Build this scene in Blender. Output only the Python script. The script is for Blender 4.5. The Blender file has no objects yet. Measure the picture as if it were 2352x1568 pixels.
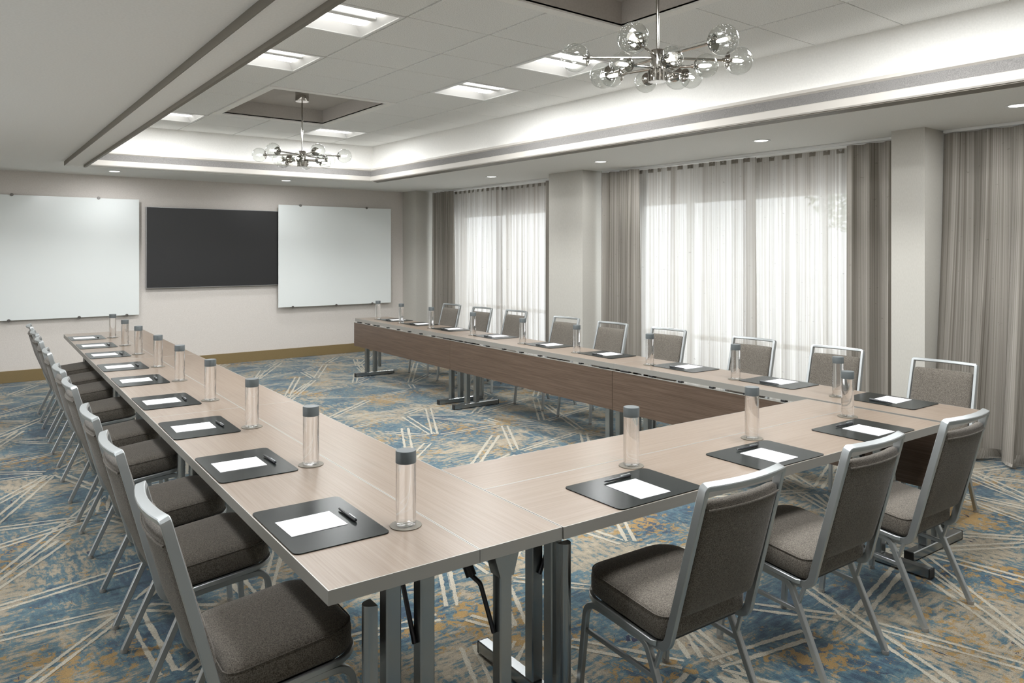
import bpy, bmesh, math, random
from mathutils import Vector, Matrix

# ------------------------------------------------------------------ camera, world, exposure
SC = bpy.context.scene
COL = SC.collection
PI = math.pi
cam_d = bpy.data.cameras.new('camera')
cam_d.sensor_width = 36.0
cam_d.lens = 1722.85 / 2352 * 36.0
cam_d.shift_y = -(784 - 579.24) / 2352
cam_d.clip_start = 0.05
cam_d.clip_end = 200
CAM = bpy.data.objects.new('camera', cam_d)
COL.objects.link(CAM)
CAM.location = (0, 0, 1.5975)
CAM.rotation_euler = (PI / 2, 0, -0.6174 - math.radians(2.4))
SC.camera = CAM

SC.view_settings.view_transform = 'Standard'
SC.view_settings.look = 'None'
SC.view_settings.gamma = 1.0
SC.view_settings.use_curve_mapping = False
SC.view_settings.exposure = 0.47
SC.cycles.use_denoising = True
SC.cycles.max_bounces = 10
SC.cycles.diffuse_bounces = 5
SC.cycles.transmission_bounces = 10
SC.cycles.transparent_max_bounces = 24
SC.cycles.caustics_reflective = False
SC.cycles.caustics_refractive = False
SC.cycles.sample_clamp_indirect = 6.0

SKY_STRENGTH = 3.3
TROFFER_W = 30.0
COVE_W = 0.10
DOWNLIGHT_W = 11.0

world = bpy.data.worlds.new('world')
SC.world = world
world.use_nodes = True
_bg = world.node_tree.nodes['Background']
_bg.inputs[0].default_value = (0.90, 0.96, 1.0, 1)     # even overcast sky
_bg.inputs[1].default_value = SKY_STRENGTH

DL = 0.0                        # the room stands square to the axes
TA = math.radians(2.4)          # the tables stand slightly askew to the room
CT, ST = math.cos(TA), math.sin(TA)


def wr(x, y, z=0.0):
    """room coordinates"""
    return Vector((x, y, z))


def tw(x, y, z=0.0):
    """coordinates of the table layout -> room"""
    return Vector((x * CT + y * ST, -x * ST + y * CT, z))


def portal(y0, y1, z0, z1, x=6.97, sgn=1):
    """daylight comes in through the window openings: sampling portals in the openings"""
    l = bpy.data.lights.new('window_portal', 'AREA')
    l.shape = 'RECTANGLE'
    l.size = z1 - z0
    l.size_y = y1 - y0
    l.cycles.is_portal = True
    o = bpy.data.objects.new('window_portal', l)
    COL.objects.link(o)
    o.location = wr(x, (y0 + y1) / 2, (z0 + z1) / 2)
    o.rotation_euler = (0, sgn * PI / 2, DL)
    return o


WINDOWS = [(7.95, 10.35), (3.38, 6.42), (-0.6, 1.9)]
WZ0, WZ1 = 0.10, 2.22
for a, b in WINDOWS:
    portal(a, b, WZ0, WZ1)
# windows added out of view opposite the curtains, sized to light that side
ADDED_WINDOWS = [(2.3, 4.0), (5.4, 7.2)]
LZ0, LZ1 = 0.75, 1.75
for a, b in ADDED_WINDOWS:
    portal(a, b, LZ0, LZ1, -1.7, -1)

random.seed(7)


ordw = ['first', 'second', 'third', 'fourth', 'fifth', 'sixth', 'seventh', 'eighth', 'ninth']


# ------------------------------------------------------------------ materials
def mat_new(name):
    m = bpy.data.materials.new(name)
    m.use_nodes = True
    nt = m.node_tree
    b = nt.nodes['Principled BSDF']
    return m, nt, b


def setb(b, color=None, rough=None, metal=None, spec=None):
    if color is not None:
        b.inputs['Base Color'].default_value = (*color, 1)
    if rough is not None:
        b.inputs['Roughness'].default_value = rough
    if metal is not None:
        b.inputs['Metallic'].default_value = metal
    if spec is not None:
        b.inputs['Specular IOR Level'].default_value = spec


def node(nt, t, **kw):
    n = nt.nodes.new(t)
    for k, v in kw.items():
        setattr(n, k, v)
    return n


def coords(nt, out='Object', scale=(1, 1, 1)):
    tc = node(nt, 'ShaderNodeTexCoord')
    mp = node(nt, 'ShaderNodeMapping')
    mp.inputs['Scale'].default_value = scale
    nt.links.new(tc.outputs[out], mp.inputs['Vector'])
    return mp.outputs['Vector']


def noise(nt, vec, scale, detail=3, rough=0.55, dist=0.0):
    n = node(nt, 'ShaderNodeTexNoise')
    n.inputs['Scale'].default_value = scale
    n.inputs['Detail'].default_value = detail
    n.inputs['Roughness'].default_value = rough
    n.inputs['Distortion'].default_value = dist
    nt.links.new(vec, n.inputs['Vector'])
    return n.outputs['Fac']


def ramp(nt, fac, stops, interp='LINEAR'):
    r = node(nt, 'ShaderNodeValToRGB')
    r.color_ramp.interpolation = interp
    el = r.color_ramp.elements
    while len(el) < len(stops):
        el.new(0.5)
    for e, (p, c) in zip(el, stops):
        e.position = p
        e.color = (*c, 1) if len(c) == 3 else c
    nt.links.new(fac, r.inputs['Fac'])
    return r.outputs['Color']


def mix(nt, fac, a, b, blend='MIX'):
    n = node(nt, 'ShaderNodeMix', data_type='RGBA', blend_type=blend)
    for inp, v in ((n.inputs[0], fac), (n.inputs[6], a), (n.inputs[7], b)):
        if isinstance(v, (int, float)):
            inp.default_value = v
        elif isinstance(v, tuple):
            inp.default_value = (*v, 1)
        else:
            nt.links.new(v, inp)
    return n.outputs[2]


def math_n(nt, op, a, b=None):
    n = node(nt, 'ShaderNodeMath', operation=op)
    for inp, v in ((n.inputs[0], a), (n.inputs[1], b)):
        if v is None:
            continue
        if isinstance(v, (int, float)):
            inp.default_value = v
        else:
            nt.links.new(v, inp)
    return n.outputs[0]


def bump(nt, b, h, strength=0.2, dist=0.002):
    n = node(nt, 'ShaderNodeBump')
    n.inputs['Strength'].default_value = strength
    n.inputs['Distance'].default_value = dist
    nt.links.new(h, n.inputs['Height'])
    nt.links.new(n.outputs['Normal'], b.inputs['Normal'])


def speckle_mat(name, c1, c2, scale, rough=0.9, lo=0.35, hi=0.65, stretch=(1, 1, 1), bstr=0.25, bdist=0.001, spec=0.3):
    m, nt, b = mat_new(name)
    v = coords(nt, 'Object', stretch)
    f = noise(nt, v, scale, 2)
    nt.links.new(ramp(nt, f, [(lo, c1), (hi, c2)]), b.inputs['Base Color'])
    setb(b, rough=rough, spec=spec)
    if bstr:
        bump(nt, b, f, bstr, bdist)
    return m


def plain(name, c, rough=0.5, metal=0.0, spec=0.5):
    m, nt, b = mat_new(name)
    setb(b, c, rough, metal, spec)
    return m


def emit(name, c, s):
    m, nt, b = mat_new(name)
    setb(b, c, 0.6)
    b.inputs['Emission Color'].default_value = (*c, 1)
    b.inputs['Emission Strength'].default_value = s
    return m


M = {}
M['ceiling'] = speckle_mat('ceiling_paint', (0.81, 0.80, 0.77), (0.85, 0.84, 0.81), 90, 0.95, bstr=0.06)
M['tile'] = speckle_mat('acoustic_tile', (0.62, 0.62, 0.60), (0.84, 0.84, 0.82), 170, 0.98, 0.3, 0.55, bstr=0.5, bdist=0.002)
M['tee'] = plain('tee_grid_paint', (0.66, 0.66, 0.63), 0.7)
M['wall'] = speckle_mat('woven_wallpaper', (0.63, 0.585, 0.545), (0.71, 0.665, 0.625), 60, 0.95, stretch=(6, 6, 1), bstr=0.08)
M['pillar'] = speckle_mat('pillar_paint', (0.52, 0.50, 0.455), (0.56, 0.54, 0.495), 40, 0.95, stretch=(5, 5, 1), bstr=0.05)
M['base'] = speckle_mat('baseboard_vinyl', (0.20, 0.145, 0.065), (0.24, 0.175, 0.085), 300, 0.55, bstr=0.05)
M['trimgrey'] = speckle_mat('grey_cove_band', (0.16, 0.153, 0.148), (0.26, 0.25, 0.24), 260, 0.95, bstr=0.2)
M['trimlight'] = plain('cream_moulding', (0.52, 0.49, 0.45), 0.6)
M['trimdark'] = plain('taupe_and_shade', (0.17, 0.15, 0.12), 0.5)  # colour of the slim lip; also paints shade on two band faces
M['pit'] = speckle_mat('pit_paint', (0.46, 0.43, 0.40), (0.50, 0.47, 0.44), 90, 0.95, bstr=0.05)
M['white'] = plain('white_enamel', (0.80, 0.80, 0.79), 0.45)
M['board'] = plain('white_glass_board', (0.80, 0.83, 0.82), 0.12)
M['screen'] = plain('black_screen', (0.018, 0.018, 0.019), 0.35)
M['bezel'] = plain('silver_bezel', (0.55, 0.55, 0.56), 0.3, 0.9)
M['pin'] = plain('dark_steel_pin', (0.20, 0.19, 0.18), 0.3, 0.9)
M['frame'] = plain('satin_aluminium', (0.42, 0.44, 0.445), 0.34, 0.75)
M['chrome'] = plain('polished_nickel', (0.50, 0.48, 0.45), 0.08, 1.0)
M['steel'] = plain('brushed_steel', (0.35, 0.365, 0.37), 0.25, 0.95)
M['black'] = plain('black_plastic', (0.012, 0.012, 0.013), 0.4)
M['glide'] = plain('clear_grey_glide', (0.30, 0.29, 0.27), 0.25)
M['rod'] = plain('dark_rod', (0.05, 0.05, 0.055), 0.3, 0.7)
M['edge'] = plain('grey_edge_band', (0.32, 0.31, 0.285), 0.40, 0.3)
M['mat'] = plain('black_desk_mat', (0.012, 0.0145, 0.014), 0.24, 0.0, 0.12)
M['paper'] = plain('white_paper', (0.86, 0.85, 0.86), 0.8)
M['print'] = plain('pale_print', (0.70, 0.64, 0.55), 0.8)
M['penbody'] = plain('dark_pen', (0.03, 0.032, 0.036), 0.25)
M['cap'] = plain('grey_bottle_cap', (0.085, 0.097, 0.10), 0.4)
M['coaster'] = plain('grey_coaster', (0.14, 0.125, 0.10), 0.5, 0.0, 0.2)
M['lettering'] = plain('grey_lettering', (0.22, 0.23, 0.25), 0.5)
M['lamp'] = emit('lamp_lens', (1.0, 0.99, 0.97), 2.2)
M['downlamp'] = emit('downlight_lens', (1.0, 0.98, 0.94), 2.5)
M['tube'] = emit('cove_tube', (1.0, 0.99, 0.97), 0.8)
M['bulb'] = emit('filament_bulb', (1.0, 0.95, 0.87), 9.0)
M['ground'] = speckle_mat('pale_paving', (0.78, 0.79, 0.80), (0.86, 0.87, 0.88), 3, 0.9)
M['bark'] = speckle_mat('bark', (0.20, 0.15, 0.11), (0.32, 0.25, 0.19), 14, 0.95)
M['leaf'] = speckle_mat('leaves', (0.16, 0.26, 0.10), (0.28, 0.38, 0.17), 6, 0.8)
M['roof'] = plain('roof_slab', (0.3, 0.3, 0.3), 0.9)


def fabric():
    m, nt, b = mat_new('grey_tweed')
    v = coords(nt, 'Object')
    f1 = noise(nt, v, 300, 3, 0.75)
    f2 = noise(nt, v, 60, 3, 0.6)
    c1 = ramp(nt, f1, [(0.34, (0.030, 0.025, 0.020)), (0.66, (0.235, 0.21, 0.178))])
    c = mix(nt, 0.18, c1, ramp(nt, f2, [(0.3, (0.07, 0.06, 0.05)), (0.7, (0.16, 0.14, 0.12))]))
    nt.links.new(c, b.inputs['Base Color'])
    setb(b, rough=0.95, spec=0.2)
    b.inputs['Sheen Weight'].default_value = 0.15
    bump(nt, b, f1, 0.35, 0.0012)
    return m


M['fabric'] = fabric()


def laminate(name, cA, cB, cC):
    m, nt, b = mat_new(name)
    v = coords(nt, 'Object', (0.35, 9, 9))
    f1 = noise(nt, v, 5.0, 4, 0.6, 0.6)
    v2 = coords(nt, 'Object', (0.8, 60, 60))
    f2 = noise(nt, v2, 4.0, 2, 0.5)
    c = ramp(nt, f1, [(0.28, cA), (0.5, cB), (0.74, cC)])
    c2 = mix(nt, 0.55, c, ramp(nt, f2, [(0.32, cA), (0.62, cC)]))
    nt.links.new(c2, b.inputs['Base Color'])
    setb(b, rough=0.33, spec=0.28)
    bump(nt, b, f2, 0.05, 0.0005)
    return m


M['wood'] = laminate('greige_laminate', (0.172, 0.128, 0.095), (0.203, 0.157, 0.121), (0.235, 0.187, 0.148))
M['shaded'] = laminate('shaded_laminate', (0.075, 0.05, 0.035), (0.11, 0.075, 0.054), (0.15, 0.105, 0.078))  # the table laminate darkened: shade painted into the dropped leaves


def carpet():
    m, nt, b = mat_new('patterned_carpet')
    v = coords(nt, 'Object')
    warp = noise(nt, v, 1.3, 2)
    # dashes run along fields whose direction changes over the floor
    vs1 = coords(nt, 'Object', (10.0, 36, 1))
    vs2 = coords(nt, 'Object', (34, 11.0, 1))
    s1 = noise(nt, vs1, 1.0, 4, 0.7, 0.4)
    s2 = noise(nt, vs2, 1.0, 4, 0.7, 0.4)
    sel = ramp(nt, warp, [(0.44, (0, 0, 0)), (0.56, (1, 1, 1))])
    s = mix(nt, sel, s1, s2)
    big = noise(nt, v, 1.9, 3, 0.6, 0.4)
    fine = noise(nt, v, 26, 4, 0.75)
    tot = math_n(nt, 'ADD', math_n(nt, 'MULTIPLY', s, 0.42), math_n(nt, 'MULTIPLY', big, 0.38))
    tot = math_n(nt, 'ADD', tot, math_n(nt, 'MULTIPLY', fine, 0.20))
    base = ramp(nt, tot, [(0.42, (0.030, 0.058, 0.094)), (0.468, (0.050, 0.104, 0.142)),
                          (0.508, (0.092, 0.155, 0.178)), (0.518, (0.195, 0.182, 0.146)), (0.545, (0.28, 0.245, 0.188)), (0.61, (0.355, 0.305, 0.228))])
    # gold and navy flecks
    g = noise(nt, v, 19.0, 4, 0.75, 0.5)
    gz = noise(nt, v, 1.7, 1)
    gm = ramp(nt, math_n(nt, 'ADD', math_n(nt, 'MULTIPLY', g, 0.6), math_n(nt, 'MULTIPLY', gz, 0.4)),
              [(0.56, (0, 0, 0)), (0.585, (1, 1, 1))])
    c = mix(nt, math_n(nt, 'MULTIPLY', gm, 0.85), base, (0.31, 0.185, 0.05))
    n = noise(nt, coords(nt, 'Object', (14, 7, 1)), 1.2, 4, 0.7, 1.0)
    nm = ramp(nt, n, [(0.67, (0, 0, 0)), (0.685, (1, 1, 1))])
    c = mix(nt, nm, c, (0.010, 0.016, 0.05))
    # cream line work: the mesh carries the position across each stripe, its edge is frayed by noise
    at = node(nt, 'ShaderNodeAttribute', attribute_name='line')
    wear = noise(nt, v, 45, 3, 0.7)
    wear2 = noise(nt, v, 7, 2, 0.6)
    d = math_n(nt, 'ABSOLUTE', math_n(nt, 'SUBTRACT', at.outputs['Fac'], 0.5))
    d = math_n(nt, 'ADD', d, math_n(nt, 'MULTIPLY', math_n(nt, 'SUBTRACT', wear, 0.5), 0.5))
    d = math_n(nt, 'ADD', d, math_n(nt, 'MULTIPLY', math_n(nt, 'SUBTRACT', wear2, 0.5), 0.9))
    lf = ramp(nt, d, [(0.32, (1, 1, 1)), (0.40, (0, 0, 0))])
    c = mix(nt, lf, c, (0.40, 0.37, 0.305))
    pile = noise(nt, v, 210, 3, 0.8)
    c = mix(nt, 0.75, c, ramp(nt, pile, [(0.30, (0.22, 0.22, 0.22)), (0.70, (1.0, 1.0, 1.0))]), 'MULTIPLY')
    c = mix(nt, 1.0, c, (1.26, 1.25, 1.22), 'MULTIPLY')
    nt.links.new(c, b.inputs['Base Color'])
    setb(b, rough=1.0, spec=0.1)
    b.inputs['Sheen Weight'].default_value = 0.25
    b.inputs['Sheen Roughness'].default_value = 0.45
    bump(nt, b, pile, 0.6, 0.004)
    return m


M['carpet'] = carpet()


def curtain(name, dark, light, transp, transl):
    m, nt, b = mat_new(name)
    nt.nodes.remove(b)
    out = nt.nodes['Material Output']
    v = coords(nt, 'UV', (90, 0.25, 1))
    f = noise(nt, v, 1.0, 3, 0.6)
    v2 = coords(nt, 'UV', (14, 34, 1))
    d = noise(nt, v2, 1.0, 3, 0.7)
    dm = ramp(nt, d, [(0.66, (0, 0, 0)), (0.70, (1, 1, 1))])
    v3 = coords(nt, 'UV', (6, 0.1, 1))
    f3 = noise(nt, v3, 1.0, 2)
    ff = math_n(nt, 'ADD', math_n(nt, 'MULTIPLY', f, 0.65), math_n(nt, 'MULTIPLY', f3, 0.35))
    col = ramp(nt, ff, [(0.34, dark), (0.62, light)])
    col = mix(nt, math_n(nt, 'MULTIPLY', dm, 0.35), col, tuple(x * 0.45 for x in dark))
    di = node(nt, 'ShaderNodeBsdfDiffuse')
    tl = node(nt, 'ShaderNodeBsdfTranslucent')
    nt.links.new(col, di.inputs['Color'])
    nt.links.new(col, tl.inputs['Color'])
    mx = node(nt, 'ShaderNodeMixShader')
    mx.inputs[0].default_value = transl
    nt.links.new(di.outputs[0], mx.inputs[1])
    nt.links.new(tl.outputs[0], mx.inputs[2])
    last = mx
    if transp > 0:
        tr = node(nt, 'ShaderNodeBsdfTransparent')
        m2 = node(nt, 'ShaderNodeMixShader')
        tf = math_n(nt, 'MULTIPLY', ramp(nt, f, [(0.3, (0.35, 0.35, 0.35)), (0.7, (1, 1, 1))]), transp)
        nt.links.new(tf, m2.inputs[0])
        nt.links.new(mx.outputs[0], m2.inputs[1])
        nt.links.new(tr.outputs[0], m2.inputs[2])
        last = m2
    nt.links.new(last.outputs[0], out.inputs['Surface'])
    return m


M['sheer'] = curtain('sheer_linen', (0.40, 0.36, 0.315), (0.68, 0.66, 0.63), 0.095, 0.50)
M['drape'] = curtain('striped_drape', (0.165, 0.147, 0.123), (0.43, 0.40, 0.36), 0.0, 0.16)
M['tape'] = curtain('heading_tape', (0.22, 0.20, 0.17), (0.33, 0.30, 0.26), 0.0, 0.3)


def glassy(name, ior, rough, transp_mix, tint=(1, 1, 1)):
    m, nt, b = mat_new(name)
    nt.nodes.remove(b)
    out = nt.nodes['Material Output']
    g = node(nt, 'ShaderNodeBsdfGlass')
    g.inputs['IOR'].default_value = ior
    g.inputs['Roughness'].default_value = rough
    g.inputs['Color'].default_value = (*tint, 1)
    t = node(nt, 'ShaderNodeBsdfTransparent')
    mx = node(nt, 'ShaderNodeMixShader')
    mx.inputs[0].default_value = transp_mix
    nt.links.new(g.outputs[0], mx.inputs[1])
    nt.links.new(t.outputs[0], mx.inputs[2])
    nt.links.new(mx.outputs[0], out.inputs['Surface'])
    return m


M['bottle'] = glassy('bottle_glass_and_water', 1.36, 0.0, 0.30)


def seeded_globe():
    m, nt, b = mat_new('seeded_glass')
    nt.nodes.remove(b)
    out = nt.nodes['Material Output']
    lw = node(nt, 'ShaderNodeLayerWeight')
    lw.inputs['Blend'].default_value = 0.5
    fr = node(nt, 'ShaderNodeMath', operation='MULTIPLY_ADD')
    fp = node(nt, 'ShaderNodeMath', operation='POWER')
    nt.links.new(lw.outputs['Facing'], fp.inputs[0])
    fp.inputs[1].default_value = 4.0
    nt.links.new(fp.outputs[0], fr.inputs[0])
    fr.inputs[1].default_value = 0.75
    fr.inputs[2].default_value = 0.05
    gl = node(nt, 'ShaderNodeBsdfGlossy')
    gl.inputs['Roughness'].default_value = 0.03
    tr = node(nt, 'ShaderNodeBsdfTransparent')
    tr.inputs['Color'].default_value = (0.91, 0.92, 0.91, 1)
    mx = node(nt, 'ShaderNodeMixShader')
    nt.links.new(fr.outputs[0], mx.inputs[0])
    nt.links.new(tr.outputs[0], mx.inputs[1])
    nt.links.new(gl.outputs[0], mx.inputs[2])
    vo = node(nt, 'ShaderNodeTexVoronoi')
    vo.inputs['Scale'].default_value = 130
    nt.links.new(coords(nt, 'Object'), vo.inputs['Vector'])
    sp = ramp(nt, vo.outputs['Distance'], [(0.16, (1, 1, 1)), (0.22, (0, 0, 0))])
    zone = ramp(nt, noise(nt, coords(nt, 'Object'), 18, 1), [(0.45, (0, 0, 0)), (0.62, (1, 1, 1))])
    di = node(nt, 'ShaderNodeBsdfDiffuse')
    di.inputs['Color'].default_value = (0.9, 0.9, 0.9, 1)
    m2 = node(nt, 'ShaderNodeMixShader')
    nt.links.new(math_n(nt, 'MULTIPLY', math_n(nt, 'MULTIPLY', sp, zone), 0.85), m2.inputs[0])
    nt.links.new(mx.outputs[0], m2.inputs[1])
    nt.links.new(di.outputs[0], m2.inputs[2])
    nt.links.new(m2.outputs[0], out.inputs['Surface'])
    return m


M['globe'] = seeded_globe()


def pane_mat():
    m, nt, b = mat_new('window_glass')
    nt.nodes.remove(b)
    out = nt.nodes['Material Output']
    fr = node(nt, 'ShaderNodeValue')
    fr.outputs[0].default_value = 0.06
    gl = node(nt, 'ShaderNodeBsdfGlossy')
    gl.inputs['Roughness'].default_value = 0.02
    tr = node(nt, 'ShaderNodeBsdfTransparent')
    mx = node(nt, 'ShaderNodeMixShader')
    nt.links.new(fr.outputs[0], mx.inputs[0])
    nt.links.new(tr.outputs[0], mx.inputs[1])
    nt.links.new(gl.outputs[0], mx.inputs[2])
    nt.links.new(mx.outputs[0], out.inputs['Surface'])
    return m


M['pane'] = pane_mat()


# ------------------------------------------------------------------ mesh helpers
class MB:
    def __init__(self):
        self.bm = bmesh.new()

    def box(self, x0, y0, z0, x1, y1, z1, bev=0.0, seg=2):
        t = bmesh.new()
        bmesh.ops.create_cube(t, size=1.0)
        for v in t.verts:
            v.co = Vector(((x0 + x1) / 2 + v.co.x * (x1 - x0), (y0 + y1) / 2 + v.co.y * (y1 - y0), (z0 + z1) / 2 + v.co.z * (z1 - z0)))
        if bev:
            bmesh.ops.bevel(t, geom=list(t.edges), offset=bev, segments=seg, affect='EDGES', profile=0.5)
        self.merge(t)
        return self

    def merge(self, t):
        me = bpy.data.meshes.new('tmp')
        t.to_mesh(me)
        t.free()
        self.bm.from_mesh(me)
        bpy.data.meshes.remove(me)

    def rings(self, rings, cap0=True, cap1=True, closed=True):
        bv = [[self.bm.verts.new(p) for p in r] for r in rings]
        n = len(bv[0])
        for a, b in zip(bv[:-1], bv[1:]):
            for i in range(n if closed else n - 1):
                j = (i + 1) % n
                self.bm.faces.new((a[i], a[j], b[j], b[i]))
        if cap0:
            self.bm.faces.new(list(reversed(bv[0])))
        if cap1:
            self.bm.faces.new(bv[-1])
        return bv

    def tube(self, pts, w, h=None, normals=None, n=10, ref=(0, 0, 1)):
        """round tube (w = radius) or rectangular bar w x h (h measured along the normal)"""
        P = [Vector(p) for p in pts]
        T = []
        for i in range(len(P)):
            a = P[max(i - 1, 0)]
            b = P[min(i + 1, len(P) - 1)]
            T.append((b - a).normalized())
        rs = []
        for i, (p, t) in enumerate(zip(P, T)):
            nn = Vector(normals[i]) if normals else Vector(ref)
            nn = nn - t * nn.dot(t)
            if nn.length < 1e-4:
                nn = Vector((1, 0, 0)) - t * t.x
            nn.normalize()
            s = t.cross(nn)
            if h is None:
                rs.append([p + (nn * math.cos(k * 2 * PI / n) + s * math.sin(k * 2 * PI / n)) * w for k in range(n)])
            else:
                c = min(w, h) * 0.13
                q = [(w / 2, h / 2 - c), (w / 2 - c, h / 2), (-w / 2 + c, h / 2), (-w / 2, h / 2 - c),
                     (-w / 2, -h / 2 + c), (-w / 2 + c, -h / 2), (w / 2 - c, -h / 2), (w / 2, -h / 2 + c)]
                rs.append([p + s * a + nn * b for a, b in q])
        self.rings(rs)
        return self

    def lathe(self, prof, n=24, mtx=None, cap0=True, cap1=True):
        rs = []
        for r, z in prof:
            ring = [Vector((r * math.cos(k * 2 * PI / n), r * math.sin(k * 2 * PI / n), z)) for k in range(n)]
            if mtx is not None:
                ring = [mtx @ p for p in ring]
            rs.append(ring)
        self.rings(rs, cap0, cap1)
        return self

    def quad(self, a, b, c, d):
        self.bm.faces.new([self.bm.verts.new(p) for p in (a, b, c, d)])
        return self

    def mesh(self, name, mats, smooth=35, fix=True):
        if fix:
            bmesh.ops.recalc_face_normals(self.bm, faces=list(self.bm.faces))
        me = bpy.data.meshes.new(name)
        self.bm.to_mesh(me)
        self.bm.free()
        for m in (mats if isinstance(mats, (list, tuple)) else [mats]):
            me.materials.append(M[m])
        if smooth:
            me.polygons.foreach_set('use_smooth', [True] * len(me.polygons))
            me.set_sharp_from_angle(angle=math.radians(smooth))
        return me

    def build(self, name, mats, parent=None, smooth=35, fix=True):
        return mesh_obj(name, self.mesh(name, mats, smooth, fix), parent)


def mesh_obj(name, me, parent=None):
    o = bpy.data.objects.new(name, me)
    COL.objects.link(o)
    if parent is not None:
        o.parent = parent
    return o


def empty(name, loc=(0, 0, 0), rz=0.0):
    o = bpy.data.objects.new(name, None)
    o.empty_display_size = 0.1
    COL.objects.link(o)
    o.location = loc
    o.rotation_euler = (0, 0, rz)
    return o


def tag(o, label=None, cat=None, group=None, kind=None):
    for k, v in (('label', label), ('category', cat), ('group', group), ('kind', kind)):
        if v:
            o[k] = v
    return o


def struct(o, label=None, room=True):
    o['kind'] = 'structure'
    if label:
        o['label'] = label
    if room:
        o.rotation_euler = (0, 0, DL)
    return o


CHILDREN = {}


def copy_tree(o, parent=None):
    c = o.copy()
    COL.objects.link(c)
    c.parent = parent
    for ch in KIDS.get(o.name, []):
        copy_tree(ch, c)
    return c


KIDS = {}


def index_kids(o):
    """remember the children of a prototype once, so that the copy loops stay quick"""
    KIDS[o.name] = list(o.children)
    for ch in o.children:
        index_kids(ch)


def fillet(pts, r, n=5):
    """round the inner corners of a polyline"""
    P = [Vector(p) for p in pts]
    out = [P[0]]
    for i in range(1, len(P) - 1):
        a, b, c = P[i - 1], P[i], P[i + 1]
        rr = r[i - 1] if isinstance(r, (list, tuple)) else r
        u = (a - b).normalized()
        v = (c - b).normalized()
        ang = u.angle(v)
        d = min(rr / math.tan(ang / 2), (a - b).length * 0.49, (c - b).length * 0.49)
        p0, p1 = b + u * d, b + v * d
        for k in range(n + 1):
            t = k / n
            out.append((p0 * (1 - t) + b * t) * (1 - t) + (b * (1 - t) + p1 * t) * t)
    out.append(P[-1])
    return out


def round_rect(x0, y0, x1, y1, r, n=6):
    """outline, counter-clockwise; r = radius or (r at y0 corners, r at y1 corners)"""
    ra, rb = r if isinstance(r, tuple) else (r, r)
    pts = []
    for cx, cy, rr, a0 in ((x1, y0, ra, -PI / 2), (x1, y1, rb, 0), (x0, y1, rb, PI / 2), (x0, y0, ra, PI)):
        sx = -1 if cx == x1 else 1
        sy = -1 if cy == y1 else 1
        for k in range(n + 1):
            a = a0 + k / n * PI / 2
            pts.append((cx + sx * rr + rr * math.cos(a), cy + sy * rr + rr * math.sin(a)))
    return pts


def cushion(mb, outline, rings, f):
    cx = sum(p[0] for p in outline) / len(outline)
    cy = sum(p[1] for p in outline) / len(outline)
    ex = max(abs(p[0] - cx) for p in outline)
    ey = max(abs(p[1] - cy) for p in outline)
    rs = []
    for ins, h in rings:
        rs.append([f(cx + (p[0] - cx) * (1 - ins / ex), cy + (p[1] - cy) * (1 - ins / ey), h) for p in outline])
    mb.rings(rs)
    return mb


def off_poly(poly, d):
    """offset a convex counter-clockwise polygon outwards by d"""
    n = len(poly)
    lines = []
    for i in range(n):
        a, b = Vector(poly[i]), Vector(poly[(i + 1) % n])
        t = (b - a).normalized()
        nr = Vector((t.y, -t.x))
        lines.append((a + nr * d, t))
    out = []
    for i in range(n):
        p, t = lines[i - 1]
        q, s = lines[i]
        den = t.x * s.y - t.y * s.x
        k = ((q.x - p.x) * s.y - (q.y - p.y) * s.x) / den
        out.append(p + t * k)
    return out


# ------------------------------------------------------------------ room shell (room coordinates, turned by DL)
XL, XR = -1.7, 6.97          # left wall face, outer window wall
YF, YB = -3.0, 11.03         # wall behind the camera, screen wall
ZC = 2.60                    # soffit
ZT = 3.04                    # tiled tray ceiling


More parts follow.
